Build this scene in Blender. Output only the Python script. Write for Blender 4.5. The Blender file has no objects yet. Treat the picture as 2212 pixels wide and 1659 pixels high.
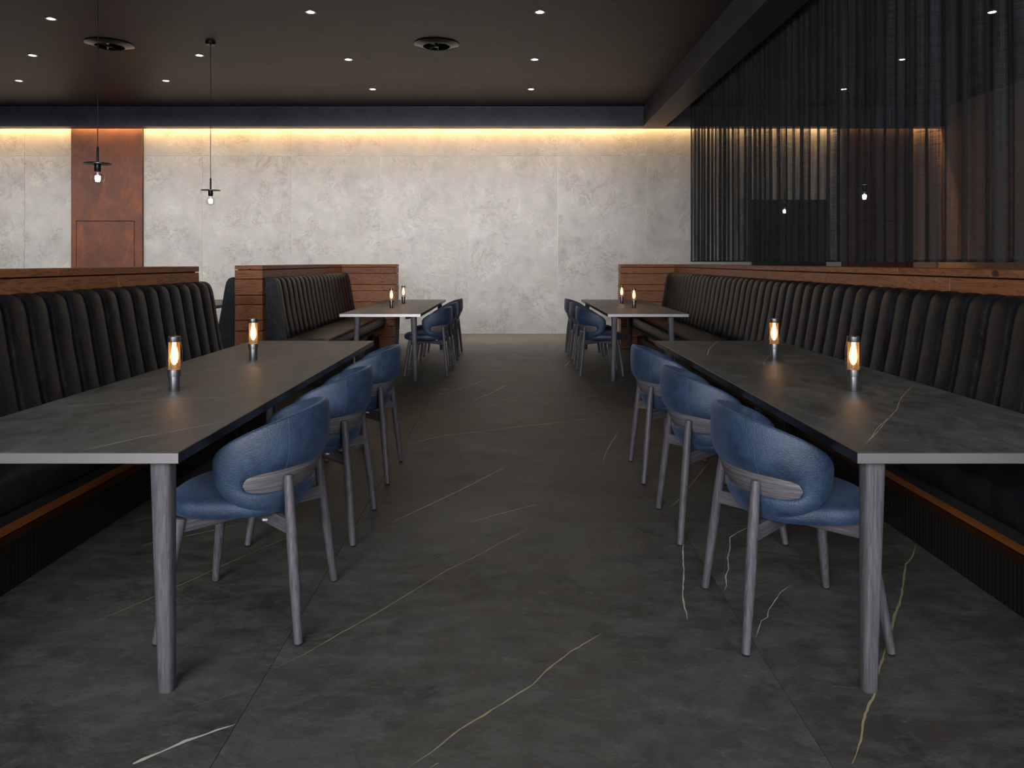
import bpy, bmesh, math, random
from mathutils import Vector, Matrix, noise
random.seed(7)
PI = math.pi
S = bpy.context.scene
COL = S.collection

# ------------------------------------------------------------------ camera
FPX = 1590.0; CX = 1106.0; HY = 565.0; CAMZ = 1.30
cam_d = bpy.data.cameras.new('camera'); cam = bpy.data.objects.new('camera', cam_d); COL.objects.link(cam)
cam_d.sensor_width = 36; cam_d.lens = FPX/2212*36
cam_d.shift_y = -(829.5-HY)/2212
cam_d.clip_start = 0.05; cam_d.clip_end = 100
cam.location = (0, 0, CAMZ); cam.rotation_euler = (PI/2, 0, 0)
S.camera = cam
S.view_settings.view_transform = 'Standard'; S.view_settings.look = 'None'
S.view_settings.gamma = 1; S.view_settings.use_curve_mapping = False
S.view_settings.exposure = 0.0
# ------------------------------------------------------------------ world and lights
w = bpy.data.worlds.new('world'); S.world = w; w.use_nodes = True
w.node_tree.nodes['Background'].inputs[0].default_value = (0.75, 0.82, 1.0, 1)
w.node_tree.nodes['Background'].inputs[1].default_value = 0.02

def light(name, kind, loc, energy, color, rot=(0, 0, 0), **kw):
    d = bpy.data.lights.new(name, kind); d.energy = energy; d.color = color
    for k, v in kw.items(): setattr(d, k, v)
    o = bpy.data.objects.new(name, d); COL.objects.link(o); o.location = loc; o.rotation_euler = rot
    return o
def aim(o, target):
    v = Vector(target)-o.location
    o.rotation_euler = v.to_track_quat('-Z', 'Y').to_euler()

# added key and fill area lights, unseen behind the camera
L1 = light('window_daylight', 'AREA', (-1.6, -3.85, 2.55), 560, (0.93, 0.95, 1.0), shape='RECTANGLE', size=4.4, size_y=2.0)
aim(L1, (-0.4, 4.5, 0.4))
L2 = light('window_daylight', 'AREA', (3.4, -3.85, 2.55), 230, (0.93, 0.95, 1.0), shape='RECTANGLE', size=3.2, size_y=2.0)
aim(L2, (1.2, 4.5, 0.4))
# added area lights without fittings that brighten the stone wall (they face the wall)
for x0, p in ((-9.4, 50), (-6.0, 52), (-2.7, 53), (0.45, 50), (4.8, 5)):
    o = light('wall_washer', 'AREA', (x0, 10.6, 3.96), p, (1.0, 0.985, 0.96), shape='RECTANGLE', size=3.0, size_y=0.25)
    aim(o, (x0, 13.25, 0.9)); o.data.spread = math.radians(95)
# warm led line in the cove above the wall
for x0, x1 in ((-10.9, -7.9), (-7.9, -6.63), (-6.63, -2.2), (-2.2, 2.3), (2.3, 5.0), (5.0, 7.6)):
    o = light('cove_light', 'AREA', ((x0+x1)/2, 13.165, 3.80), {-7.9: 32, 2.3: 8, 5.0: 10}.get(x0, 14.5)*(x1-x0), (1.0, 0.60, 0.24), shape='RECTANGLE', size=x1-x0, size_y=0.03)
# ceiling ambience: soft light bounced over the tables
# ------------------------------------------------------------------ material helpers
class NT:
    def __init__(s, name):
        s.m = bpy.data.materials.new(name); s.m.use_nodes = True
        s.t = s.m.node_tree; s.n = s.t.nodes; s.l = s.t.links
        s.b = s.n['Principled BSDF']; s.out = s.n['Material Output']
    def add(s, typ, **kw):
        n = s.n.new(typ)
        for k, v in kw.items(): setattr(n, k, v)
        return n
    def put(s, sock, v):
        if isinstance(v, bpy.types.NodeSocket): s.l.new(v, sock)
        elif isinstance(v, (tuple, list)) and len(v) == 3 and sock.type == 'RGBA': sock.default_value = (*v, 1)
        else: sock.default_value = v
    def set(s, **kw):
        for k, v in kw.items(): s.put(s.b.inputs[k.replace('_', ' ')], v)
    def world(s, scale=(1, 1, 1), rnd=True):
        g = s.add('ShaderNodeNewGeometry'); return s._map(g.outputs['Position'], scale, rnd)
    def obj(s, scale=(1, 1, 1), rnd=True):
        g = s.add('ShaderNodeTexCoord'); return s._map(g.outputs['Object'], scale, rnd)
    def _map(s, src, scale, rnd):
        if rnd:
            oi = s.add('ShaderNodeObjectInfo')
            v = s.add('ShaderNodeVectorMath', operation='SCALE'); v.inputs[0].default_value = (37, 53, 71)
            s.l.new(oi.outputs['Random'], v.inputs['Scale'])
            a = s.add('ShaderNodeVectorMath', operation='ADD'); s.l.new(src, a.inputs[0]); s.l.new(v.outputs[0], a.inputs[1]); src = a.outputs[0]
        m = s.add('ShaderNodeVectorMath', operation='MULTIPLY'); s.l.new(src, m.inputs[0]); m.inputs[1].default_value = scale
        return m.outputs[0]
    def noise(s, vec, scale, detail=3, rough=.5, dist=0):
        n = s.add('ShaderNodeTexNoise'); s.l.new(vec, n.inputs['Vector'])
        n.inputs['Scale'].default_value = scale; n.inputs['Detail'].default_value = detail
        n.inputs['Roughness'].default_value = rough; n.inputs['Distortion'].default_value = dist
        return n.outputs[0]
    def ramp(s, f, pts):
        r = s.add('ShaderNodeValToRGB'); s.l.new(f, r.inputs[0]); e = r.color_ramp.elements
        while len(e) < len(pts): e.new(.5)
        for i, (p, c) in enumerate(pts):
            e[i].position = p; e[i].color = (*c, 1) if isinstance(c, tuple) else (c, c, c, 1)
        return r.outputs[0]
    def math(s, op, a, b=0.0, clamp=False):
        m = s.add('ShaderNodeMath', operation=op); m.use_clamp = clamp; s.put(m.inputs[0], a); s.put(m.inputs[1], b); return m.outputs[0]
    def mix(s, f, a, b, mode='MIX'):
        m = s.add('ShaderNodeMix', data_type='RGBA', blend_type=mode); s.put(m.inputs[0], f); s.put(m.inputs[6], a); s.put(m.inputs[7], b); return m.outputs[2]
    def bump(s, h, strength=.2, dist=.01):
        b = s.add('ShaderNodeBump'); s.l.new(h, b.inputs['Height']); b.inputs['Strength'].default_value = strength
        b.inputs['Distance'].default_value = dist; s.l.new(b.outputs[0], s.b.inputs['Normal'])
def plain(name, col, rough=.5, metal=0, emit=None, es=1):
    n = NT(name); n.set(Base_Color=col, Roughness=rough, Metallic=metal)
    if emit: n.set(Emission_Color=emit, Emission_Strength=es)
    return n.m

def m_floor():
    n = NT('dark_stone'); v = n.world()
    a = n.noise(v, 1.1, 9, .66, .6); b = n.noise(n.world((1, 2.0, 1)), 4.5, 10, .74, .4)
    c = n.mix(n.ramp(a, [(.40, 0), (.60, 1)]), (.050, .050, .045), (.088, .090, .081))
    c = n.mix(n.ramp(n.noise(v, 1.9, 7, .7, .8), [(.47, 0), (.56, .6), (.66, 0)]), c, (.074, .060, .050))
    c = n.mix(n.ramp(b, [(.44, 0), (.62, .6)]), c, (.125, .128, .115))
    c = n.mix(n.ramp(n.noise(v, 3.3, 9, .75, .8), [(.34, .6), (.47, 0)]), c, (.030, .028, .026))
    sc = n.noise(n.world((1, 2.6, 1)), 13, 10, .82, 1.2)
    c = n.mix(n.ramp(sc, [(.56, 0), (.66, .55)]), c, (.19, .185, .165))
    cr = n.noise(v, 2.2, 10, .72, .6)
    c = n.mix(n.math('MULTIPLY', n.ramp(cr, [(.494, 0), (.5, 1), (.506, 0)]), n.ramp(n.noise(v, 1.6, 2), [(.55, 0), (.62, .8)])), c, (.010, .009, .008))
    n.set(Base_Color=c, Roughness=n.ramp(b, [(.4, .46), (.6, .60)])); n.bump(n.noise(v, 26, 9, .75), .35, .012); return n.m
def m_top():
    n = NT('grey_brown_ceramic'); v = n.world()
    b = n.noise(n.world((2.2, 1, 1)), 4.5, 10, .74, .5)
    c = n.mix(n.ramp(b, [(.38, 0), (.62, 1)]), (.068, .071, .067), (.135, .139, .130))
    sc = n.noise(n.world((2.2, 1, 1)), 12, 10, .82, 1.2)
    c = n.mix(n.ramp(sc, [(.58, 0), (.68, .5)]), c, (.23, .225, .205))
    c = n.mix(n.ramp(n.noise(v, 5, 9, .75, .8), [(.36, .6), (.45, 0)]), c, (.04, .038, .034))
    n.set(Base_Color=c, Roughness=n.ramp(b, [(.4, .38), (.6, .50)])); n.bump(n.noise(v, 55, 8, .75), .25, .005); return n.m
def m_wall():
    n = NT('pale_marbled_stone'); v = n.world()
    a = n.noise(v, 2.0, 10, .70, .35)
    c = n.mix(n.ramp(a, [(.3, 0), (.68, 1)]), (.29, .283, .272), (.47, .462, .448))
    c = n.mix(n.ramp(n.noise(v, 3.5, 9, .7, .5), [(.42, 0), (.60, .6), (.68, 0)]), c, (.41, .375, .345))
    k = n.noise(v, 2.4, 10, .74, .7)
    k2 = n.math('MULTIPLY', n.ramp(k, [(.488, 0), (.5, 1), (.512, 0)]), n.ramp(n.noise(v, 1.7, 3), [(.45, 0), (.58, .85)]))
    c = n.mix(k2, c, (.17, .14, .115))
    k = n.noise(v, 1.9, 10, .74, .9)
    c = n.mix(n.math('MULTIPLY', n.ramp(k, [(.485, 0), (.5, .6), (.515, 0)]), n.ramp(n.noise(v, 2.7, 3), [(.46, 0), (.6, 1)])), c, (.6, .59, .565))
    c = n.mix(n.ramp(n.noise(v, 14, 8, .7), [(.62, 0), (.72, .3)]), c, (.24, .22, .2))
    n.set(Base_Color=c, Roughness=.55); n.bump(n.noise(v, 20, 8, .7), .05, .01); return n.m
def m_ceiling():
    n = NT('dark_bronze_plaster'); v = n.world((1, 3.0, 1), False)
    a = n.noise(v, 2.5, 9, .75, .6)
    c = n.mix(n.ramp(a, [(.35, 0), (.75, 1)]), (.018, .013, .012), (.036, .026, .023))
    c = n.mix(n.ramp(n.noise(v, 1.6, 9, .75, .6), [(.5, 0), (.72, .7)]), c, (.062, .042, .020))
    n.set(Base_Color=c, Roughness=.50, Metallic=.15); n.bump(n.noise(v, 7, 8, .75), .35, .01); return n.m
def m_beam():
    n = NT('dark_blue_plaster'); v = n.world((1, 1, 1), False)
    a = n.noise(v, 3, 9, .7, .5)
    c = n.mix(n.ramp(a, [(.35, 0), (.7, 1)]), (.028, .030, .042), (.058, .062, .082))
    c = n.mix(n.ramp(n.noise(v, 9, 8, .75), [(.62, 0), (.75, .6)]), c, (.09, .09, .105))
    n.set(Base_Color=c, Roughness=.5); n.bump(n.noise(v, 12, 8, .7), .1, .01); return n.m
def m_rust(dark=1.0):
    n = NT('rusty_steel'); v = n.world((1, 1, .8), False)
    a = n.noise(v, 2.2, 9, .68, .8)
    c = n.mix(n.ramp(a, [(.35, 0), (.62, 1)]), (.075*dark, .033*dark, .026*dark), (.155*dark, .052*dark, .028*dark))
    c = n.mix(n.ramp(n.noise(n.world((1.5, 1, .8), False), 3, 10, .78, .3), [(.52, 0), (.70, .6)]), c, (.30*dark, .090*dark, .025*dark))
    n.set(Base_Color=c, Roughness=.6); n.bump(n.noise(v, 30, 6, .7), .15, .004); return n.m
def m_wood():   # long axis = object x
    n = NT('oiled_reddish_wood')
    oi = n.add('ShaderNodeObjectInfo')
    v = n.obj((.35, 3, 3)); 
    d = n.noise(v, 2.6, 4, .55, 1.2)
    rings = n.math('FRACT', n.math('MULTIPLY', d, 13.0))
    r = n.ramp(rings, [(0, .1), (.55, .35), (.86, 1), (.97, .7), (1, .1)])
    fine = n.noise(n.obj((1.2, 40, 40)), 3, 5, .6)
    base = n.mix(oi.outputs['Random'], (.32, .100, .034), (.50, .190, .070))
    c = n.mix(n.math('MULTIPLY', r, .7), base, (.07, .020, .009))
    c = n.mix(n.ramp(fine, [(.4, 0), (.7, .45)]), c, (.46, .20, .078))
    kn = n.noise(n.obj((1, 2.2, 2.2)), 5.5, 1, .3)
    c = n.mix(n.ramp(kn, [(.76, 0), (.79, .9)]), c, (.02, .008, .005))
    n.set(Base_Color=c, Roughness=n.ramp(fine, [(.3, .42), (.7, .6)])); n.bump(n.math('ADD', fine, n.math('MULTIPLY', r, -.6)), .25, .003); return n.m
def m_ash(axis='z'):
    sc = {'z': (28, 28, 1.2), 'x': (1.2, 28, 28)}[axis]; sb = {'z': (5, 5, .5), 'x': (.5, 5, 5)}[axis]
    n = NT('grey_stained_ash')
    fine = n.noise(n.obj(sc), 4, 6, .65, .2)
    d = n.noise(n.obj(sb), 2.4, 3, .5, .8)
    rings = n.math('FRACT', n.math('MULTIPLY', d, 14.0))
    r = n.ramp(rings, [(0, 0), (.7, .25), (.93, 1), (1, 0)])
    c = n.mix(n.ramp(fine, [(.35, 0), (.65, 1)]), (.066, .061, .068), (.135, .127, .140))
    c = n.mix(n.math('MULTIPLY', r, .55), c, (.055, .05, .056))
    n.set(Base_Color=c, Roughness=.5); n.bump(fine, .25, .002); return n.m
def m_blue():
    n = NT('blue_leather'); v = n.obj()
    a = n.noise(v, 9, 9, .72, .5); g = n.noise(v, 260, 3, .6)
    c = n.mix(n.ramp(a, [(.32, 0), (.68, 1)]), (.009, .024, .056), (.034, .070, .130))
    n.set(Base_Color=c, Roughness=n.ramp(a, [(.3, .34), (.7, .50)]), Specular_IOR_Level=.75, Sheen_Weight=.15, Sheen_Roughness=.4, Sheen_Tint=(.45, .6, 1.0))
    n.bump(n.math('ADD', g, n.math('MULTIPLY', n.noise(v, 110, 5, .7), .6)), .9, .0022); return n.m
def m_black():
    n = NT('black_leather'); v = n.obj()
    a = n.noise(n.obj((1, 1, .5)), 5, 8, .68, 1.0)
    c = n.mix(n.ramp(a, [(.35, 0), (.62, 1)]), (.0045, .005, .0065), (.014, .0155, .020))
    c = n.mix(n.ramp(n.noise(n.obj((1, 1, .4)), 4.1, 8, .7, 1.0), [(.54, 0), (.68, .8)]), c, (.015, .011, .010))
    n.set(Base_Color=c, Roughness=n.ramp(a, [(.3, .32), (.7, .44)]), Specular_IOR_Level=.4)
    n.bump(n.math('ADD', n.noise(v, 22, 8, .72, 1.0), n.math('MULTIPLY', n.noise(v, 160, 3, .6), .3)), .55, .008); return n.m
def m_curtain():
    n = NT('sheer_black_linen')
    p = n.world((1, 1, 1), False)
    wa = n.noise(n.world((0, 160, 1.6), False), 1, 3, .6)
    wb = n.noise(n.world((0, 3, 190), False), 1, 3, .6)
    band = n.noise(n.world((0, 3.2, .15), False), 1, 5, .75)
    thr = n.math('ADD', n.math('MULTIPLY', n.ramp(wa, [(.35, 0), (.65, 1)]), .24), n.math('MULTIPLY', n.ramp(wb, [(.35, 0), (.65, 1)]), .24))
    op = n.math('ADD', n.math('ADD', thr, n.ramp(band, [(.44, .0), (.54, .30)])), .28, True)
    c = n.mix(n.ramp(n.math('ADD', wa, wb), [(.8, 0), (1.2, 1)]), (.008, .009, .011), (.026, .029, .033))
    n.set(Base_Color=c, Roughness=.8)
    tr = n.add('ShaderNodeBsdfTransparent'); mx = n.add('ShaderNodeMixShader')
    n.l.new(op, mx.inputs[0]); n.l.new(tr.outputs[0], mx.inputs[1]); n.l.new(n.b.outputs[0], mx.inputs[2]); n.l.new(mx.outputs[0], n.out.inputs[0])
    return n.m
def m_glass(tint=(1, 1, 1), k=.12):
    n = NT('clear_glass'); tr = n.add('ShaderNodeBsdfTransparent'); tr.inputs[0].default_value = (*tint, 1)
    gl = n.add('ShaderNodeBsdfGlossy'); gl.inputs['Roughness'].default_value = .03; gl.inputs['Color'].default_value = (1, 1, 1, 1)
    lw = n.add('ShaderNodeLayerWeight'); lw.inputs['Blend'].default_value = .35
    f = n.math('ADD', n.math('MULTIPLY', n.math('POWER', lw.outputs['Facing'], 2.0), .85), k*.3, True)
    mx = n.add('ShaderNodeMixShader'); n.l.new(f, mx.inputs[0]); n.l.new(tr.outputs[0], mx.inputs[1]); n.l.new(gl.outputs[0], mx.inputs[2])
    n.l.new(mx.outputs[0], n.out.inputs[0]); return n.m
def m_recess():
    n = NT('orange_stained_panel'); n.set(Base_Color=n.mix(n.noise(n.obj(), 3, 4), (.24, .075, .015), (.34, .12, .03)), Roughness=.5); return n.m

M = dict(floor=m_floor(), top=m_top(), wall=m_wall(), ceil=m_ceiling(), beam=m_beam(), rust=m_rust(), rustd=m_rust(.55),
         wood=m_wood(), ash=m_ash('z'), ashx=m_ash('x'), blue=m_blue(), black=m_black(), curtain=m_curtain(), glass=m_glass(), recess=m_recess(),
         grout=plain('pale_grout', (.8, .79, .76), .7), fgrout=plain('dark_grout', (.008, .008, .008), .8),
         core=plain('black_core', (.004, .004, .004), .8), steel=plain('brushed_steel', (.50, .48, .47), .34, 1),
         dsteel=plain('dark_bronze_edge', (.035, .035, .042), .35, .8),  # same steel as the ends, dark reflection painted into its colour
         bm=plain('black_metal', (.016, .017, .018), .32, .5), gun=plain('gunmetal', (.50, .50, .53), .34, 1),
         tan=plain('tan_plaster', (.42, .28, .20), .7), dark=plain('dark_plaster', (.014, .014, .015), .7),
         blackp=plain('matt_black_panel', (.008, .010, .012), .6), vent=plain('gloss_black_metal', (.012, .013, .014), .18, .4),
         core_e=plain('warm_filament_glow', (1, .8, .5), .5, 0, (1, .52, .18), 9), cage=plain('brass_mesh', (.42, .25, .08), .4, .3),
         bulb_e=plain('cool_filament_glow', (1, 1, 1), .5, 0, (1, .94, .86), 28), dl_e=plain('downlight_glow', (1, 1, 1), .5, 0, (1, .80, .56), 60),
         white=plain('white_print', (.8, .8, .8), .5), tag=plain('grey_woven_tag', (.25, .25, .25), .7),
         veinw=plain('white_vein', (.55, .54, .48), .5), veing=plain('gold_vein', (.36, .32, .16), .5), veint=plain('faint_vein', (.22, .20, .155), .5),
         ribbed=plain('black_ribbed_metal', (.02, .018, .016), .4, .5), seam=plain('pale_blue_thread', (.055, .085, .14), .6),
         led=plain('amber_led', (1, .5, .2), .5, 0, (1, .36, .08), .08), wframe=plain('window_frame_metal', (.05, .05, .05), .5), wpane=m_glass((.95, .97, 1)))

# ------------------------------------------------------------------ mesh helpers
def mesh_obj(name, me, mat=None, parent=None, loc=None, rot=None):
    if mat is not None and not me.materials: me.materials.append(mat)
    o = bpy.data.objects.new(name, me); COL.objects.link(o)
    if parent: o.parent = parent
    if loc: o.location = loc
    if rot: o.rotation_euler = rot
    return o
def bm_mesh(name, bm, smooth=False):
    bmesh.ops.recalc_face_normals(bm, faces=bm.faces)
    me = bpy.data.meshes.new(name); bm.to_mesh(me); bm.free()
    if smooth:
        for p in me.polygons: p.use_smooth = True
    return me
def add_box(bm, lo, hi, bevel=0, seg=1):
    g = bmesh.ops.create_cube(bm, size=1)['verts']
    for v in g: v.co = Vector([(lo[i]+hi[i])/2+v.co[i]*(hi[i]-lo[i]) for i in range(3)])
    if bevel:
        e = list({e for v in g for e in v.link_edges})
        bmesh.ops.bevel(bm, geom=e, offset=bevel, segments=seg, affect='EDGES', profile=.5)
def box(name, lo, hi, mat, parent=None, bevel=0, seg=1, rel=True):
    """box in parent space whose own origin is its centre"""
    c = [(lo[i]+hi[i])/2 for i in range(3)]; h = [(hi[i]-lo[i])/2 for i in range(3)]
    bm = bmesh.new(); add_box(bm, [-k for k in h], h, bevel, seg)
    return mesh_obj(name, bm_mesh(name, bm), mat, parent, c)
def lathe_bm(bm, prof, n=32, cx=0, cy=0):
    rings = []
    for r, z in prof:
        if r < 1e-6: rings.append([bm.verts.new((cx, cy, z))])
        else: rings.append([bm.verts.new((cx+r*math.cos(2*PI*i/n), cy+r*math.sin(2*PI*i/n), z)) for i in range(n)])
    for a, b in zip(rings, rings[1:]):
        for i in range(n):
            j = (i+1) % n
            if len(a) == 1 and len(b) == 1: continue
            if len(a) == 1: bm.faces.new((a[0], b[i], b[j]))
            elif len(b) == 1: bm.faces.new((a[i], a[j], b[0]))
            else: bm.faces.new((a[i], a[j], b[j], b[i]))
def lathe(name, prof, mat, parent=None, n=32, loc=None, sharp=True):
    bm = bmesh.new(); lathe_bm(bm, prof, n)
    me = bm_mesh(name, bm, True)
    if sharp: me.set_sharp_from_angle(angle=math.radians(40))
    return mesh_obj(name, me, mat, parent, loc)
def sweep_bm(bm, pts, rad, n=16, sup=2.0, up=Vector((0, 0, 1)), cap=True):
    """tube along pts; rad = list of radii or (a,b)"""
    rings = []
    for k, p in enumerate(pts):
        p = Vector(p); t = (Vector(pts[min(k+1, len(pts)-1)])-Vector(pts[max(k-1, 0)])).normalized()
        a = Vector((1, 0, 0)) if abs(t.x) < .8 else Vector((0, 1, 0))
        a = (a-t*a.dot(t)).normalized(); b = t.cross(a)
        r = rad[k]; ra, rb = r if isinstance(r, tuple) else (r, r)
        ring = []
        for i in range(n):
            c, s = math.cos(2*PI*(i+.5)/n), math.sin(2*PI*(i+.5)/n)
            c = math.copysign(abs(c)**(2/sup), c); s = math.copysign(abs(s)**(2/sup), s)
            ring.append(bm.verts.new(p+a*c*ra+b*s*rb))
        rings.append(ring)
    for a, b in zip(rings, rings[1:]):
        for i in range(n): bm.faces.new((a[i], a[(i+1) % n], b[(i+1) % n], b[i]))
    if cap: bm.faces.new(rings[0][::-1]); bm.faces.new(rings[-1])
def sweep(name, pts, rad, mat, parent=None, n=16, sup=2.0, smooth=True, loc=None):
    bm = bmesh.new(); sweep_bm(bm, pts, rad, n, sup); me = bm_mesh(name, bm, smooth)
    if smooth: me.set_sharp_from_angle(angle=math.radians(50))
    return mesh_obj(name, me, mat, parent, loc)
def thing(name, label, cat, loc=(0, 0, 0), rz=0, group=None):
    o = bpy.data.objects.new(name, None); COL.objects.link(o); o.location = loc; o.rotation_euler = (0, 0, rz)
    o.empty_display_size = .1; o['label'] = label; o['category'] = cat
    if group: o['group'] = group
    return o
def struct(name, mat, lo, hi, label=None, bevel=0):
    o = box(name, lo, hi, mat, None, bevel); o['kind'] = 'structure'
    if label: o['label'] = label
    return o
def copy_tree(o, parent=None, top=None):
    c = o.copy(); COL.objects.link(c)
    if parent: c.parent = parent
    for ch in list(o.children): copy_tree(ch, c)
    return c
def px2w(x, y, z):
    d = FPX*(CAMZ-z)/(y-HY); return ((x-CX)/FPX*d, d)

# ------------------------------------------------------------------ setting
XL, XR, YB, YF, ZC = -11.0, 7.64, 13.25, -4.0, 4.02
fl = struct('floor', M['fgrout'], (XL, YF, -.10), (XR, YB+.2, -.006))
SX = -.775; SYJ = .462
def slab(name, lo, hi, mat, parent, bev=.0012):
    c = Vector([(lo[i]+hi[i])/2 for i in range(3)]); pc = parent.location
    bm = bmesh.new(); h = [(hi[i]-lo[i])/2 for i in range(3)]; add_box(bm, [-k for k in h], h, bev)
    return mesh_obj(name, bm_mesh(name, bm), mat, parent, c-pc)
x = SX-1.6*7
while x < XR:
    y = SYJ-3.2*2
    while y < YB:
        a, b = max(x, XL), min(x+1.6, XR); c, d = max(y, YF), min(y+3.2, YB)
        if b-a > .01 and d-c > .01: slab('stone_slab', (a+.0009, c+.0004, -.008), (b-.0009, d-.0004, 0), M['floor'], fl, .0004)
        y += 3.2
    x += 1.6
wb = struct('wall_back', M['grout'], (XL-.2, YB+.009, 0), (XR+.2, YB+.2, ZC))
x = SX-1.6*7
while x < XR:
    for z0, z1 in ((0, 3.2), (3.2, ZC)):
        a, b = max(x, XL), min(x+1.6, 7.2)
        if b-a > .01: slab('wall_slab', (a+.003, YB, z0+.001), (b-.003, YB+.012, z1-.003), M['wall'], wb)
    x += 1.6
slab('plaster_panel', (7.2, YB, 0), (XR, YB+.012, ZC), M['tan'], wb)
struct('wall_left', M['dark'], (XL-.2, YF, 0), (XL, YB, ZC))
struct('wall_right', M['tan'], (XR, YF, 0), (XR+.2, YB, ZC))
wf = struct('wall_front', M['dark'], (XL-.2, YF-.3, 0), (XR+.2, YF-.1, ZC))
struct('ceiling', M['ceil'], (XL-.2, YF-.3, ZC), (2.5, YB+.2, ZC+.15))
struct('ceiling', M['dark'], (2.501, YF-.3, ZC), (XR+.2, YB+.2, ZC+.15), 'dark ceiling above the curtained side room')  # ceiling continued in a darker colour that stands in for shade
for i, (a, b) in enumerate(((-3.9, .7), (1.7, 5.1))):  # windows made up around the added lights, out of view
    o = box('window_%d' % (i+1), (a, YF-.1, 1.5), (b, YF-.08, 3.6), M['wpane']); o['kind'] = 'structure'
    for lo, hi in (((a-.06, 1.44), (b+.06, 1.5)), ((a-.06, 3.6), (b+.06, 3.66)), ((a-.06, 1.5), (a, 3.6)), ((b, 1.5), (b+.06, 3.6)), (((a+b)/2-.03, 1.5), ((a+b)/2+.03, 3.6))):
        f = slab('window_frame', (lo[0], YF-.1, lo[1]), (hi[0], YF-.05, hi[1]), M['wframe'], o)
# beams under the ceiling
struct('trim_1', M['beam'], (XL, 12.89, 3.667), (2.30, 13.12, ZC-.001), 'dark blue plaster bulkhead running along the stone wall', .003)
struct('trim_2', M['beam'], (2.302, YF, 3.667), (2.69, 13.12, ZC-.001), 'dark plaster beam running towards the viewer', .003)
struct('trim_3', M['beam'], (2.692, 12.89, 3.667), (XR, 13.12, ZC-.001), 'dark bulkhead over the stone wall behind the sheer curtain', .003)
M['bead'] = plain('grey_metal_bead', (.16, .165, .18), .4, .6)
for nm, lo, hi in (('trim_1', (XL, 12.887, 4.008), (2.30, 12.8905, 4.012)), ('trim_1', (XL, 12.887, 3.667), (2.30, 12.8905, 3.671)), ('trim_1', (2.294, 12.886, 3.671), (2.299, 12.8905, 4.008)),
                   ('trim_2', (2.2995, YF, 3.667), (2.303, 12.88, 3.671)), ('trim_2', (2.2995, YF, 4.010), (2.303, 12.88, 4.014))):
    slab('edge_bead', lo, hi, M['bead'], bpy.data.objects[nm], .0003)
o = struct('trim_4', M['led'], (XL, 13.15, 3.83), (XR, 13.18, 3.835), 'warm led strip hidden above the bulkhead')

# rust clad columns with a flush door
def rust_column(name, label, x0, x1, mat, door):
    t = thing(name, label, 'column', ((x0+x1)/2, 13.22, 0))
    wv = (x1-x0)/2
    d0, d1, dz = door
    d0 -= (x0+x1)/2; d1 -= (x0+x1)/2; g = .010
    box('backing', (-wv, -.005, 0), (wv, .03, 4.0), M['core'], t)
    for lo, hi in (((-wv, 0), (d0-g, dz+g)), ((d1+g, 0), (wv, dz+g)), ((-wv, dz+g), (wv, 4.0))):
        box('steel_panel', (lo[0], -.035, lo[1]), (hi[0], -.004, hi[1]), mat, t, .001)
    box('door_leaf', (d0, -.035, .01), (d1, -.004, dz), mat, t, .001)
    return t
rust_column('rusty_column', 'rust-brown steel clad column with a flush door, behind the hanging bulbs', -7.90, -6.63, M['rust'], (-7.80, -6.77, 2.02))
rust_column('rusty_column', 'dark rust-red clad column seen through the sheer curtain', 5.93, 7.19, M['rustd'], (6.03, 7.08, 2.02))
t = thing('black_doorway', 'matt black rectangular doorway panel seen through the sheer curtain', 'door', (4.97, 13.22, 0))
box('door_leaf', (-.60, -.02, 0), (.60, .02, 2.35), M['blackp'], t, .002)
for lo, hi in (((-.66, 0), (-.603, 2.41)), ((.603, 0), (.66, 2.41)), ((-.603, 2.353), (.603, 2.41))):
    box('door_frame', (lo[0], -.03, lo[1]), (hi[0], .02, hi[1]), M['blackp'], t, .002)

# ------------------------------------------------------------------ veins in the stone
def vein(pts, width, mat, z, parent, jit=.5, name='vein'):
    P = [Vector(px2w(x, y, z)) for x, y in pts]
    L = [(P[i+1]-P[i]).length for i in range(len(P)-1)]; tot = sum(L)
    Q = []; s = 0
    for i in range(len(P)-1):
        k = max(2, int(L[i]/.02))
        nrm = Vector((-(P[i+1]-P[i]).y, (P[i+1]-P[i]).x)).normalized()
        for j in range(k):
            f = j/k; q = P[i].lerp(P[i+1], f); u = (s+f*L[i])
            amp = .0016+width*.12
            q = q+nrm*amp*(noise.noise(Vector((u*23, P[0].x*7, 3)))+.8*noise.noise(Vector((u*47, P[0].y*7, 9))))
            Q.append((q, nrm, u/tot))
        s += L[i]
    bm = bmesh.new(); prev = None
    zz = .0005
    for q, nr, u in Q:
        wd = width*.42*min(1, 6*u+.15, 6*(1-u)+.15)*(1+.9*noise.noise(Vector((u*tot*19, q.x, 1))))
        a = bm.verts.new((q.x+nr.x*wd, q.y+nr.y*wd, z+zz)); b = bm.verts.new((q.x-nr.x*wd, q.y-nr.y*wd, z+zz))
        if prev: bm.faces.new((prev[0], a, b, prev[1]))
        prev = (a, b)
    for v in bm.verts: v.co -= ploc(parent)
    me = bm_mesh(name, bm)
    return mesh_obj(name, me, mat, parent)
def ploc(o):
    v = Vector((0, 0, 0))
    while o: v += o.location; o = o.parent
    return v
W_, G_, T_ = M['veinw'], M['veing'], M['veint']
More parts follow.
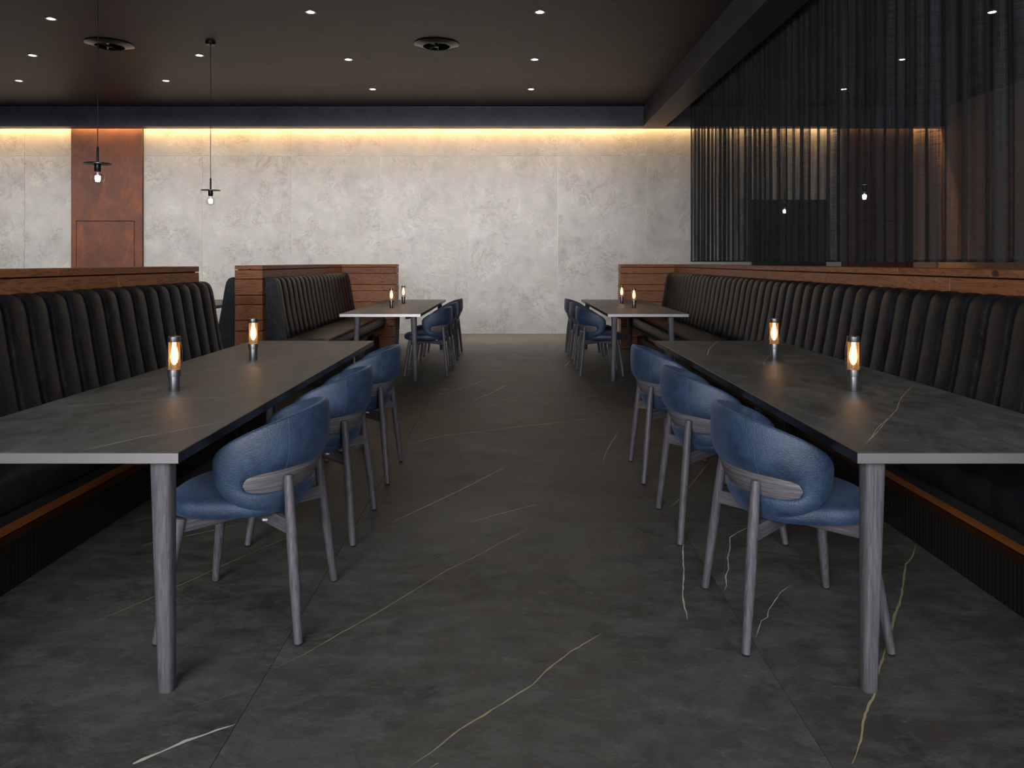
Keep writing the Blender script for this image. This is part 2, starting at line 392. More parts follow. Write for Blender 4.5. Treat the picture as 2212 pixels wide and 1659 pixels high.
FV = [
 ([(580, 1450), (660, 1412), (739, 1366), (808, 1328), (866, 1293), (916, 1262), (963, 1233), (1021, 1206), (1075, 1176), (1165, 1131)], .0042, G_),
 ([(845, 1129), (920, 1094), (992, 1060), (1095, 1007)], .0055, W_),
 ([(1014, 1129), (1080, 1110), (1165, 1088)], .004, W_),
 ([(882, 1659), (942, 1618), (992, 1576), (1043, 1546), (1086, 1519), (1150, 1480), (1182, 1447), (1232, 1408), (1269, 1387), (1308, 1363)], .0062, G_),
 ([(508, 1564.5), (447, 1585), (400, 1602), (330, 1632), (266, 1661)], .0105, W_),
 ([(185, 1352), (300, 1303), (400, 1259), (512, 1208), (609, 1166), (635, 1156), (687, 1133)], .0036, G_),
 ([(283, 1129), (328, 1116)], .003, W_),
 ([(300, 1179), (333, 1172), (398, 1159), (459, 1146), (525, 1130)], .0035, W_),
 ([(1530, 1000), (1512, 1023), (1496, 1043), (1482, 1060), (1468, 1078), (1446, 1098)], .008, G_),
 ([(1478.6, 1162), (1475, 1186), (1476, 1212), (1477.6, 1232), (1476, 1262), (1474, 1288), (1479, 1311), (1484, 1331), (1487, 1346)], .0062, W_),
 ([(1622, 1137), (1592, 1151), (1576, 1162), (1577, 1185), (1572, 1205), (1574, 1229), (1567, 1245), (1569, 1265), (1563, 1280)], .0062, W_),
 ([(1576, 1162), (1569, 1190), (1566, 1220), (1561, 1250), (1558, 1277)], .0022, T_),
 ([(1711, 1262), (1686, 1280), (1672, 1301), (1660, 1318), (1658, 1333), (1645, 1341), (1631, 1383)], .0038, W_),
 ([(1978, 1177), (1971.6, 1202), (1957, 1219), (1953, 1245), (1950, 1272), (1945, 1298), (1933, 1328), (1925, 1366), (1910, 1411), (1905, 1431), (1892, 1462), (1889, 1500), (1875, 1527), (1864, 1559), (1859, 1600), (1850, 1628), (1836, 1661)], .0085, G_),
 ([(931, 856), (969, 848), (1013, 833), (1056, 818)], .006, W_),
 ([(1019, 866), (1061, 849), (1095, 831)], .006, W_),
 ([(1064, 866), (1135, 855), (1175, 845), (1205, 834)], .007, T_),
 ([(972, 902), (1026, 887), (1075, 871)], .006, T_),
 ([(860, 965), (923, 949), (966, 940), (1094, 925), (1202, 913), (1318, 899)], .006, W_),
 ([(1189, 751), (1216, 737)], .009, T_), ([(1010, 771), (1080, 755.6)], .008, T_), ([(1085, 768), (1135, 763)], .008, T_),
 ([(858, 914), (903, 905)], .005, T_), ([(1280, 837), (1330, 832), (1376, 829.6)], .006, W_),
 ([(1219, 793.6), (1235, 774.6)], .009, W_),
 ([(1335, 933), (1322, 955), (1310, 975), (1302, 998)], .0055, W_),
 ([(400, 1530), (470, 1510), (530, 1490)], .002, T_), ([(560, 1440), (640, 1425)], .002, T_),
 ([(930, 1659), (965, 1639)], .006, G_),
]
for p, wd, m in FV: vein(p, wd, m, 0.0, fl)

# ------------------------------------------------------------------ ceiling fittings
def downlight_proto():
    t = thing('recessed_downlight', 'x', 'downlight')
    lathe('trim_ring', [(.040, 0), (.062, 0), (.060, -.006), (.047, -.008), (.040, -.004), (.040, 0)], M['steel'], t, 24)
    lathe('lens', [(0, -.003), (.040, -.003), (.040, -.001), (0, -.001)], M['dl_e'], t, 24)
    return t
DL = [(-2.195, 8.02, 'row nearest the viewer, left of the central ceiling vent'), (-2.20, 9.9, 'middle row, left of the central ceiling vent'), (-2.196, 11.6, 'back row, the one above the left wooden booth divider'),
      (.303, 8.02, 'front row, right of the central ceiling vent'), (.305, 9.9, 'middle row, right of the central ceiling vent'), (.30, 11.6, 'back row, right of the central ceiling vent'),
      (-5.16, 8.24, 'largest of those left of the left ceiling vent'), (-6.32, 9.70, 'second row at the far left edge'), (-4.12, 9.70, 'beside the pendant canopy'),
      (-7.41, 11.06, 'smallest, at the far left edge'), (-5.20, 11.06, 'small, between the two pendant cables'),
      (5.23, 8.02, 'nearest of three behind the sheer curtain'), (5.24, 9.9, 'middle of three behind the sheer curtain'), (5.23, 11.6, 'farthest of three behind the sheer curtain')]
p0 = None
for x, y, s in DL:
    o = p0 if p0 is None else copy_tree(p0)
    if p0 is None: o = p0 = downlight_proto()
    o.location = (x, y, ZC); o['label'] = 'round recessed ceiling downlight, '+s; o['group'] = 'recessed ceiling downlights'
for x, y, s in DL+[(-5.2, 6.3, ''), (-2.2, 6.2, ''), (.3, 6.2, ''), (5.2, 6.2, ''), (-2.2, 4.4, ''), (.3, 4.4, ''), (3.0, 4.4, ''), (-5.2, 3.2, '')]:
    light('downlight_beam', 'SPOT', (x, y, ZC-.03), 1.6 if y > 7 else 3.5, (1.0, .86, .70), (0, 0, 0), spot_size=math.radians(95), spot_blend=.9, shadow_soft_size=.05)

def vent(x, y, label):
    t = thing('round_ceiling_vent', label, 'vent', (x, y, ZC), 0, 'round ceiling vents')
    lathe('flange', [(.165, -.004), (.19, -.004), (.278, -.006), (.281, -.010), (.275, -.014), (.20, -.026), (.178, -.036), (.168, -.036), (.160, -.022), (.165, -.004)], M['vent'], t, 48)
    lathe('duct', [(.162, -.004), (.162, -.001), (0, -.001), (0, -.004)], M['core'], t, 32)
    lathe('hub', [(0, -.042), (.022, -.042), (.030, -.034), (.030, -.006), (0, -.006)], M['vent'], t, 20)
    for k in range(9):
        bm = bmesh.new(); add_box(bm, (.028, -.022, -.0015), (.162, .022, .0015))
        for v in bm.verts: v.co.y *= (.25+v.co.x*4.6)
        bmesh.ops.rotate(bm, verts=bm.verts, cent=(0, 0, 0), matrix=Matrix.Rotation(.65, 3, 'X'))
        mesh_obj('blade', bm_mesh('blade', bm), M['vent'], t, (0, 0, -.024), (0, 0, 2*PI*k/9+.2))
vent(-5.03, 9.2, 'round black ceiling vent behind the cable of the left pendant')
vent(-.943, 9.2, 'round black ceiling vent in the middle of the ceiling, clear of any cable')

def pendant(x, y, label, group):
    t = thing('pendant_lamp', label, 'lamp', (x, y, ZC), 0, group)
    zd = 2.18-ZC
    lathe('canopy', [(0, -.001), (.060, -.001), (.060, -.034), (.052, -.042), (.012, -.044), (.010, -.060), (0, -.060)], M['bm'], t, 32)
    sweep('cable', [(0, 0, -.058), (.003, .001, zd*.4), (-.002, 0, zd*.75), (0, 0, zd+.15)], [.0036]*4, M['bm'], t, 8)
    lathe('stem', [(0, zd+.155), (.006, zd+.155), (.010, zd+.14), (.0105, zd+.01), (0, zd+.01)], M['bm'], t, 16)
    lathe('disc_shade', [(0, zd+.012), (.012, zd+.012), (.112, zd+.004), (.116, zd), (.112, zd-.003), (.012, zd-.001), (0, zd-.001)], M['bm'], t, 48)
    lathe('socket', [(0, zd), (.027, zd), (.028, zd-.006), (.028, zd-.066), (.024, zd-.072), (0, zd-.072)], M['bm'], t, 24)
    R = .056; zc = zd-.072-.062
    prof = [(.016, zd-.070), (.016, zd-.080)]+[(R*math.sin(a), zc+R*.95*math.cos(a)) for a in [.42+i*(PI-.42)/14 for i in range(15)]]
    prof[-1] = (0, prof[-1][1])
    g = lathe('bulb_glass', prof, M['glass'], t, 32, sharp=False)
    bm = bmesh.new()
    lathe_bm(bm, [(0, zc+.036), (.007, zc+.034), (.007, zc+.012), (0, zc+.010)], 10)
    for k in range(6):
        a = 2*PI*k/6; sweep_bm(bm, [(.018*math.cos(a), .018*math.sin(a), zc+.024), (.020*math.cos(a), .020*math.sin(a), zc), (.012*math.cos(a+.3), .012*math.sin(a+.3), zc-.026)], [.0052]*3, 6)
    mesh_obj('filament', bm_mesh('filament', bm, True), M['bulb_e'], g)
pendant(-3.726, 6.62, 'black disc pendant with a clear bulb hanging in front of the rust column', 'disc pendants')
pendant(-3.726, 9.1, 'smaller-looking black disc pendant with a clear bulb in front of pale stone wall', 'disc pendants')
pendant(4.07, 8.5, 'disc pendant behind the sheer curtain, bulb in front of dark red column', 'disc pendants')
pendant(4.05, 10.94, 'disc pendant behind the sheer curtain, bulb in front of the black doorway', 'disc pendants')

# ------------------------------------------------------------------ wooden dividers
ROWS = [(1.211, 1.124), (1.117, .959), (.952, .863), (.856, .702), (.695, .594), (.587, .434), (.427, .337), (.330, .172), (.165, .004)]
def plank(name, parent, x0, x1, z0, z1, pos, rz, th=.022):
    """plank lying in local xz, outward -y; x along the wall"""
    L = x1-x0; bm = bmesh.new()
    add_box(bm, (-L/2+.0008, -th, -(z1-z0)/2), (L/2-.0008, 0, (z1-z0)/2), .0022)
    return mesh_obj(name, bm_mesh(name, bm), M['wood'], parent, pos, (random.choice([0, 0]), 0, rz))
def face_planks(parent, p0, p1, zmin=0.0, lens=2.4, zj=1.0):
    """planks on a vertical face running p0->p1 (2D), outward to the right of travel"""
    p0, p1 = Vector(p0), Vector(p1); d = p1-p0; L = d.length; u = d/L; ang = math.atan2(u.y, u.x)
    for i, (z1, z0) in enumerate(ROWS):
        if z1 < zmin: continue
        cuts = [0]; s = lens*(.35 if i % 2 else .85)+random.uniform(-.2, .2)
        while s < L-.4: cuts.append(s); s += lens
        cuts.append(L)
        th = .020+random.uniform(0, .004)
        for a, b in zip(cuts, cuts[1:]):
            c = p0+u*(a+b)/2
            plank('plank', parent, a, b, z0, z1, (c.x, c.y, (z0+z1)/2), ang, th)
def caps(parent, x0, x1, y0, y1, axis, lens):
    L = (y1-y0) if axis == 'y' else (x1-x0); n = max(1, round(L/lens)); s = L/n
    for k in range(n):
        a, b = k*s, (k+1)*s; wdt = (x1-x0) if axis == 'y' else (y1-y0)
        bm = bmesh.new(); add_box(bm, (-s/2+.0005, -wdt/2, -.021), (s/2-.0005, wdt/2, .021), .003)
        if axis == 'y': pos = ((x0+x1)/2, y0+(a+b)/2, 1.239); rz = PI/2
        else: pos = (x0+(a+b)/2, (y0+y1)/2, 1.239); rz = 0
        mesh_obj('cap_board', bm_mesh('cap_board', bm), M['wood'], parent, pos, (0, 0, rz))
TH = .284; PX_L = -2.55; PX_R = 2.43; t_ = .023
# left near divider
t = thing('wooden_divider', 'low reddish plank divider behind the near left black bench', 'partition', (0, 0, 0), 0, 'wooden booth dividers')
box('core', (PX_L-TH+t_, .4, 0), (PX_L-t_, 6.0-t_, 1.217), M['core'], t)
face_planks(t, (PX_L-t_, .4), (PX_L-t_, 6.0))
face_planks(t, (PX_L, 6.0-t_), (PX_L-TH, 6.0-t_), lens=9)
face_planks(t, (PX_L-TH+t_, 6.0), (PX_L-TH+t_, .4))
caps(t, PX_L-TH, PX_L, .4, 6.0, 'y', 2.0)
# left far divider, L-shaped
t = thing('wooden_divider', 'L-shaped plank divider wrapping the far left bench, its end facing the viewer', 'partition', (0, 0, 0), 0, 'wooden booth dividers')
WL = -1.735
box('core', (PX_L-TH+t_, 7.52+t_, 0), (PX_L-t_, 11.0+t_, 1.217), M['core'], t)
box('core', (PX_L-TH+t_, 11.0+t_, 0), (WL-t_, 11.0+TH-t_, 1.217), M['core'], t)
face_planks(t, (PX_L-TH, 7.52+t_), (PX_L, 7.52+t_), lens=9)
face_planks(t, (PX_L-t_, 7.52), (PX_L-t_, 11.0), lens=2.4)
face_planks(t, (PX_L, 11.0+t_), (WL, 11.0+t_), lens=9)
face_planks(t, (WL-t_, 11.0), (WL-t_, 11.0+TH), lens=9)
face_planks(t, (PX_L-TH+t_, 11.0+TH), (PX_L-TH+t_, 7.52), lens=2.4)
caps(t, PX_L-TH, PX_L, 7.52, 11.0, 'y', 2.0)
caps(t, PX_L-TH, WL, 11.0, 11.0+TH, 'x', 1.2)
# right divider, long, L-shaped
WR = 1.626
t = thing('wooden_divider', 'long plank divider under the sheer curtain, behind the right-hand bench', 'partition', (0, 0, 0), 0, 'wooden booth dividers')
box('core', (PX_R+t_, .4, 0), (PX_R+TH-t_, 11.0+t_, 1.217), M['core'], t)
box('core', (WR+t_, 11.0+t_, 0), (PX_R+TH-t_, 11.0+TH-t_, 1.217), M['core'], t)
face_planks(t, (PX_R+t_, 11.0), (PX_R+t_, .4), lens=2.4)
face_planks(t, (WR, 11.0+t_), (PX_R, 11.0+t_), lens=9)
face_planks(t, (WR+t_, 11.0+TH), (WR+t_, 11.0), lens=9)
caps(t, PX_R, PX_R+TH, .4, 11.0, 'y', 2.1)
caps(t, WR, PX_R+TH, 11.0, 11.0+TH, 'x', 1.2)

# ------------------------------------------------------------------ channel tufted benches
PITCH = .175
def bench(label, xw, side, y0, y1, br, led=True):
    t = thing('banquette_bench', label, 'bench', (xw, (y0+y1)/2, 0), 0, 'channel tufted banquettes')
    L = y1-y0; h = L/2
    g = .0015*side
    # backrest : profile (distance, z) outward path
    prof = [(.222, .50)]+[(.222-.105*(k/11), .50+.56*k/11) for k in range(1, 12)]
    for k in range(1, 10):
        a = k/9*(PI/2+.25); prof.append((.117-.085*(1-math.cos(a)) if a < PI/2 else .117-.085-.0, 1.06+.080*math.sin(min(a, PI/2))))
    prof = [(.222, .502), (.212, .56), (.200, .62), (.189, .68), (.178, .74), (.167, .80), (.157, .86), (.147, .92), (.138, .98), (.129, 1.03), (.121, 1.065), (.112, 1.092), (.099, 1.113), (.083, 1.127), (.064, 1.135), (.044, 1.138), (.022, 1.138), (.004, 1.134)]
    nrm = []
    for i in range(len(prof)):
        a = prof[max(i-1, 0)]; b = prof[min(i+1, len(prof)-1)]; dx, dz = b[0]-a[0], b[1]-a[1]; l = math.hypot(dx, dz); nrm.append((dz/l, -dx/l))
    nch = round(L/PITCH); per = 10; N = nch*per
    verts = []; faces = []; m = len(prof)+2
    for j in range(N+1):
        f = (j/per) % 1.0; ch = min(nch-1, j//per)
        c = math.sin(PI*f) if 0 < j < N else 0
        bul = .030*(abs(c)**.45)-.030
        yy = -h+L*j/N
        for i, (dx, z) in enumerate(prof):
            wob = .0035*noise.noise(Vector((z*7, (ch)*3.7+xw, f*1.5)))*abs(c)
            k = bul*(1 if i < len(prof)-2 else .3)+wob
            verts.append((side*(dx+nrm[i][0]*k+.0), yy+.006*noise.noise(Vector((z*5, ch*2.1+xw, 4.4)))*(1 if 0 < j < N else 0), z+nrm[i][1]*k))
        verts.append((side*.002, yy, 1.12)); verts.append((side*.002, yy, .502))
    for j in range(N):
        for i in range(m):
            a, b = j*m+i, j*m+(i+1) % m; faces.append((a, b, b+m, a+m))
    me = bpy.data.meshes.new('backrest'); me.from_pydata(verts, [], faces); 
    bm = bmesh.new(); bm.from_mesh(me); bm.verts.ensure_lookup_table()
    me = bm_mesh('backrest', bm, True)
    mesh_obj('backrest', me, M['black'], t)
    # flat side panels
    for yy, sg in ((-h, -1), (h, 1)):
        bm = bmesh.new(); P = [(side*(dx+.002), z+ .001) for dx, z in prof]+[(side*.002, 1.12), (side*.002, .502)]
        a = [bm.verts.new((px_, yy, z)) for px_, z in P]; b = [bm.verts.new((px_, yy+sg*.018, z)) for px_, z in P]
        bm.faces.new(a); bm.faces.new(b)
        for i in range(len(P)): bm.faces.new((a[i], a[(i+1) % len(P)], b[(i+1) % len(P)], b[i]))
        mesh_obj('side_panel', bm_mesh('side_panel', bm), M['black'], t)
    # seat
    bm = bmesh.new(); n = 60; rows = []
    sp = [(.004, .345), (.60, .345), (.645, .352), (.658, .375), (.662, .42), (.656, .462), (.640, .484), (.61, .496), (.55, .501), (.35, .503), (.20, .500), (.004, .498)]
    for j in range(n+1):
        yy = -h+.004+(L-.008)*j/n; q = 1-max(0, 1-min(j, n-j)/1.0)*.0
        rows.append([bm.verts.new((side*(dx+.004*noise.noise(Vector((yy*3, dx*5, z*5)))), yy, z+.005*noise.noise(Vector((yy*2.3, dx*4, 7))) if z > .45 else z)) for dx, z in sp])
    for a, b in zip(rows, rows[1:]):
        for i in range(len(sp)): bm.faces.new((a[i], a[(i+1) % len(sp)], b[(i+1) % len(sp)], b[i]))
    bm.faces.new(rows[0]); bm.faces.new(rows[-1])
    me = bm_mesh('seat', bm, True); me.set_sharp_from_angle(angle=math.radians(50)); mesh_obj('seat', me, M['black'], t)
    sx = lambda a, b: (min(side*a, side*b), max(side*a, side*b))
    def bx(nm, d0, d1, ya, yb, z0, z1, mat, bev=0):
        a, b = sx(d0, d1); return box(nm, (a, ya, z0), (b, yb, z1), mat, t, bev)
    bx('seat_board', .01, .652, -h+.01, h-.01, .31, .344, M['core'])
    bx('recess_panel', .01, .50, -h+.01, h-.01, .192, .309, M['recess'])
    bx('plinth', .01, .565, -h+.01, h-.01, .0, .190, M['ribbed'])
    bm = bmesh.new(); k = int(L/.024)
    for j in range(k): add_box(bm, (min(side*.565, side*.570), -h+.012+j*.024, .004), (max(side*.565, side*.570), -h+.024+j*.024, .188))
    r = mesh_obj('ribs', bm_mesh('ribs', bm), M['ribbed'], t); r['kind'] = 'stuff'
    for yb in br:
        if y0 < yb < y1: bx('bracket', .50, .565, yb-h-y0-.035, yb-h-y0+.035, .191, .309, M['core'], .002)
    bx('led_strip', .535, .545, -h+.05, h-.05, .303, .309, M['led'])
    light('bench_glow', 'AREA', (xw+side*.53, (y0+y1)/2, .300), .022*L, (1, .42, .12), (0, side*math.radians(35), 0), shape='RECTANGLE', size=.02, size_y=L-.1)
    return t
BR = [2.3, 5.0, 7.7, 10.5]
bench('black channel-tufted leather bench along the near left divider', PX_L, 1, .6, 5.95, BR)
bench('black leather bench inside the L-shaped divider at the far left table', PX_L, 1, 7.62, 10.96, BR)
bench('dark bench on the back side of the far left divider, seen edge-on', PX_L-TH, -1, 7.62, 10.96, BR)
bench('long black channel-tufted leather bench along the right side', PX_R, -1, .6, 10.96, BR)

# ------------------------------------------------------------------ tables
TZ = .735
def table(label, x0, x1, y0, y1, veins):
    t = thing('dining_table', label, 'table', ((x0+x1)/2, (y0+y1)/2, 0), 0, 'long dining tables')
    w2, l2 = (x1-x0)/2, (y1-y0)/2; inner = -1 if -3 < x0 < 0 else 1
    tp = box('tabletop', (-w2+.003, -l2+.003, TZ-.010), (w2-.003, l2-.003, TZ), M['top'], t, .0012)
    for lo, hi, m in (((-w2, -l2), (w2, -l2+.003), 'steel'), ((-w2, l2-.003), (w2, l2), 'steel'), ((-w2, -l2+.003), (-w2+.003, l2-.003), 'dsteel'), ((w2-.003, -l2+.003), (w2, l2-.003), 'dsteel')):
        box('metal_edge', (lo[0], lo[1], TZ-.032), (hi[0], hi[1], TZ-.0005), M[m], t, .0009)
    box('underframe', (-w2+.004, -l2+.004, TZ-.031), (w2-.004, l2-.004, TZ-.011), M['core'], t)
    for a in (-1, 1): box('rail', (a*(w2-.16)-.02, -l2+.10, TZ-.062), (a*(w2-.16)+.02, l2-.10, TZ-.032), M['core'], t)
    for sx in (-1, 1):
        for sy in (-1, 1):
            ins = .093 if sx == inner else 0; tx, ty = sx*(w2-.085-ins), sy*(l2-.085); bx_, by_ = sx*(w2-.062-ins), sy*(l2-.062)
            pts = [(bx_, by_, 0), (bx_, by_, .003)]+[(bx_+(tx-bx_)*k/6, by_+(ty-by_)*k/6, .003+(TZ-.035)*k/6) for k in range(1, 7)]
            rad = [.0205, .0225]+[.0225+.0105*k/6 for k in range(1, 7)]
            sweep('leg', pts, rad, M['ash'], t, 20, 3.2)
    for p, wd, m in veins: vein(p, wd, m, TZ, tp)
    return t
TL = [([(261, 826), (329, 816), (405, 806), (560, 785), (691, 766), (770, 755)], .0034, W_),
      ([(73, 883), (197, 874), (380, 862), (560, 855), (612, 851.5)], .0034, W_),
      ([(165, 977), (304, 945), (420, 923), (508, 907)], .0042, W_),
      ([(466, 754), (560, 745), (650, 736.8)], .004, T_), ([(610, 811), (688, 805)], .003, T_)]
TR = [([(1976, 829), (1957, 848), (1945, 862), (1937, 885), (1913, 911), (1893, 936), (1877, 952), (1856, 970)], .0042, G_),
      ([(1925, 898), (1898, 922), (1884, 942), (1868, 962)], .0018, W_),
      ([(1579, 822), (1627, 810), (1676, 795)], .0035, G_), ([(1664, 766.5), (1652, 779), (1649, 788), (1659, 793)], .0045, G_), ([(1640, 797), (1659, 793.5)], .003, T_),
      ([(1527, 769), (1532.6, 753), (1551, 736)], .006, W_), ([(1431, 742), (1460, 738.5), (1494, 737)], .004, W_), ([(1682, 747.5), (1695, 742)], .005, W_)]
TAB = [(-1.86, -.985, 2.173, 5.25), (1.02, 1.90, 2.173, 5.25), (-1.86, -.985, 7.93, 10.97), (1.032, 1.905, 7.93, 10.97), (-4.66, -3.80, 7.93, 10.97)]
table('near left dining table with grey-brown stone top and brushed metal edge', *TAB[0], TL)
table('near right dining table with a jagged gold vein across its stone top', *TAB[1], TR)
table('far left dining table in front of the L-shaped divider', *TAB[2], [])
table('far right dining table beside the end of the long bench', *TAB[3], [])
table('dining table seen only through the gap between the two left dividers', *TAB[4], [])

# ------------------------------------------------------------------ table lamps
def lamp_proto():
    t = thing('table_lamp', 'x', 'lamp')
    lathe('base', [(0, 0), (.0215, 0), (.0225, .0015), (.0225, .065), (0, .065)], M['gun'], t, 32)
    lathe('collar', [(0, .064), (.0262, .064), (.0268, .066), (.0268, .0925), (.0255, .094), (0, .094)], M['gun'], t, 32)
    pr = []
    for k in range(17):
        u = k/16; z = .094+.121*u; r = .0266+.0074*math.sin(PI*min(1, u*1.02))**.8; pr.append((r, z))
    g = lathe('glass_shade', pr, M['glass'], t, 32, sharp=False)
    lathe('cap', [(0, .214), (.0245, .214), (.0258, .216), (.0258, .2365), (.0245, .238), (.020, .238), (.019, .236), (0, .236)], M['gun'], t, 32)
    bm = bmesh.new(); R = .0232
    for k in range(24):
        a = 2*PI*k/24; sweep_bm(bm, [(R*math.cos(a), R*math.sin(a), .095), (R*math.cos(a), R*math.sin(a), .214)], [.0007]*2, 4, cap=False)
    for k in range(26):
        z = .098+k*.0045; n = 20; ra = [bm.verts.new((.0240*math.cos(2*PI*i/n), .0240*math.sin(2*PI*i/n), z)) for i in range(n)]
        rb = [bm.verts.new((.0240*math.cos(2*PI*i/n), .0240*math.sin(2*PI*i/n), z+.0011)) for i in range(n)]
        for i in range(n): bm.faces.new((ra[i], ra[(i+1) % n], rb[(i+1) % n], rb[i]))
    c = mesh_obj('mesh_cage', bm_mesh('mesh_cage', bm), M['cage'], t)
    lathe('glowing_core', [(0, .112), (.006, .115), (.0130, .127), (.0165, .142), (.0165, .160), (.0135, .178), (.0090, .192), (.007, .212), (0, .213)], M['core_e'], c, 20, sharp=False)
    return t
LP = [(-1.477, 3.22, 'nearer lamp on the near left table'), (-1.487, 4.23, 'farther lamp on the near left table'),
      (1.493, 3.22, 'nearer lamp on the near right table'), (1.506, 4.23, 'farther lamp on the near right table'),
      (-1.471, 8.98, 'nearer lamp on the far left table'), (-1.464, 9.93, 'farther lamp on the far left table'),
      (1.487, 8.98, 'nearer lamp on the far right table'), (1.480, 9.93, 'farther lamp on the far right table'),
      (-4.128, 9.93, 'on the table glimpsed between the left dividers')]
p0 = None
for x, y, s in LP:
    if p0 is None: o = p0 = lamp_proto()
    else: o = copy_tree(p0)
    o.location = (x, y, TZ); o['label'] = 'glowing cylindrical gunmetal table lamp, '+s; o['group'] = 'glowing table lamps'

# ------------------------------------------------------------------ chairs
def smooth(a, b, x):
    x = max(0, min(1, (x-a)/(b-a))); return x*x*(3-2*x)
def AB(z):
    k = smooth(.40, .66, z); return .205+.075*k, .258+.027*k
def outer_pt(psi, z, off=0):
    A, B = AB(z); p = Vector((-A*math.cos(psi), B*math.sin(psi), z))
    n = Vector((-B*math.cos(psi), A*math.sin(psi), 0)).normalized(); return p+n*off, n
def shell_psi(phi, al):
    c = math.cos(phi); sg = lambda v, p: math.copysign(abs(v)**p, v); r = .5-.5*math.cos(al)
    return math.radians(76)*sg(c, .52)*(1-r)+math.radians(100)*sg(c, 2/3)*r
def shell_point(phi, al):
    c, s = math.cos(phi), math.sin(phi); sg = lambda v, p: math.copysign(abs(v)**p, v)
    D = math.radians
    po = D(100)*sg(c, 2/3); f = (abs(po)/D(100))
    zn = sg(s, 2/3); zo = .600+(zn*(.186-.070*f**1.6) if s > 0 else zn*.170)
    pi_ = D(76)*sg(c, .52); zi = .540+.039*sg(s, .55)
    r = .5-.5*math.cos(al); side = math.sin(al)
    psi = pi_+(po-pi_)*r; z = zi+(zo-zi)*r
    T = .046 if s > 0 else .052
    T = T*(1-.25*max(0, s)*r)
    if s < 0 and side > 0:    # gathers in the leather below the slot
        q = math.degrees(abs(psi)); T *= 1-.10*(.5+.5*math.sin(q*1.25))*math.exp(-r/.28)*smooth(25, 45, q)
    off = -T/2+math.copysign(T/2*abs(side)**.55, side)
    return outer_pt(psi, z, off)[0]
def chair_proto():
    t = thing('dining_chair', 'x', 'chair')
    NP, NA = 120, 28
    verts = [shell_point(2*PI*i/NP, 2*PI*(j+.5)/NA) for i in range(NP) for j in range(NA)]
    faces = [(i*NA+j, i*NA+(j+1) % NA, ((i+1) % NP)*NA+(j+1) % NA, ((i+1) % NP)*NA+j) for i in range(NP) for j in range(NA)]
    me = bpy.data.meshes.new('backrest'); me.from_pydata(verts, [], faces)
    bm = bmesh.new(); bm.from_mesh(me); me = bm_mesh('backrest', bm, True)
    back = mesh_obj('backrest', me, M['blue'], t)
    for sgn in (1, -1):
        pts = []
        for k in range(34):
            al = .30+k*.095; lo, hi = (.05, PI/2) if sgn > 0 else (PI-.05, PI/2)
            for _ in range(24):
                mid = (lo+hi)/2; p = shell_psi(mid, al)
                if abs(p) > math.radians(45): lo = mid
                else: hi = mid
            p = shell_point((lo+hi)/2, al); pts.append(p+Vector((p.x, p.y, 0)).normalized()*.0003)
        sweep('seam', pts, [.0008]*len(pts), M['seam'], back, 6)
    # wooden rail filling the slot
    bm = bmesh.new(); rows = []; n = 48
    for k in range(n+1):
        u = -1+2*k/n; psi = math.radians(77)*u; hh = max(.004, .0415*(1-abs(u)**6)**.4)
        row = []
        for zz, off in ((.54-hh, -.016), (.54-hh*.5, -.0125), (.54+hh*.5, -.0125), (.54+hh, -.016), (.54+hh, -.030), (.54-hh, -.030)):
            row.append(bm.verts.new(outer_pt(psi, zz, off)[0]))
        rows.append(row)
    for a, b in zip(rows, rows[1:]):
        for i in range(6): bm.faces.new((a[i], a[(i+1) % 6], b[(i+1) % 6], b[i]))
    bm.faces.new(rows[0]); bm.faces.new(rows[-1])
    mesh_obj('back_rail', bm_mesh('back_rail', bm), M['ashz'], t)
    # seat
    bm = bmesh.new(); rings = []; n = 64; cxs, ax, bx_ = .040, .235, .240
    for sc, z in ((0, .410), (.90, .410), (.965, .417), (.995, .432), (1.0, .447), (.985, .461), (.95, .471), (.88, .478), (.70, .484), (.40, .487), (0, .488)):
        if sc == 0: rings.append([bm.verts.new((cxs, 0, z))]); continue
        ring = []
        for i in range(n):
            c, s = math.cos(2*PI*i/n), math.sin(2*PI*i/n); c = math.copysign(abs(c)**.78, c); s = math.copysign(abs(s)**.78, s)
            ring.append(bm.verts.new((cxs+ax*sc*c, bx_*sc*s*(1-.06*(1-c)), z)))
        rings.append(ring)
    for a, b in zip(rings, rings[1:]):
        for i in range(n):
            j = (i+1) % n
            if len(a) == 1: bm.faces.new((a[0], b[i], b[j]))
            elif len(b) == 1: bm.faces.new((a[i], a[j], b[0]))
            else: bm.faces.new((a[i], a[j], b[j], b[i]))
    seat = mesh_obj('seat', bm_mesh('seat', bm, True), M['blue'], t)
    # legs
    def leg(top, bot, rad):
        d = [Vector(bot).lerp(Vector(top), k/8) for k in range(9)]
        dn = (Vector(top)-Vector(bot)).normalized()
        d.append(Vector(top)+dn*.002)
        l = sweep('leg', d, rad+[rad[-1]*.8], M['ash'], t, 18)
        b = Vector(bot); lathe('foot_glide', [(0, -.007), (.0115, -.007), (.0125, -.005), (.0125, .002), (0, .002)], M['core'], l, 14, loc=(b.x, b.y, b.z))
    for s in (-1, 1):
        leg((-.188, s*.186, .558), (-.242, s*.250, .007), [.0145, .0155, .0168, .0180, .0187, .0188, .0182, .0168, .0148])
        leg((.185, s*.190, .408), (.240, s*.250, .007), [.0140, .0152, .0165, .0176, .0185, .0192, .0196, .0198, .0198])
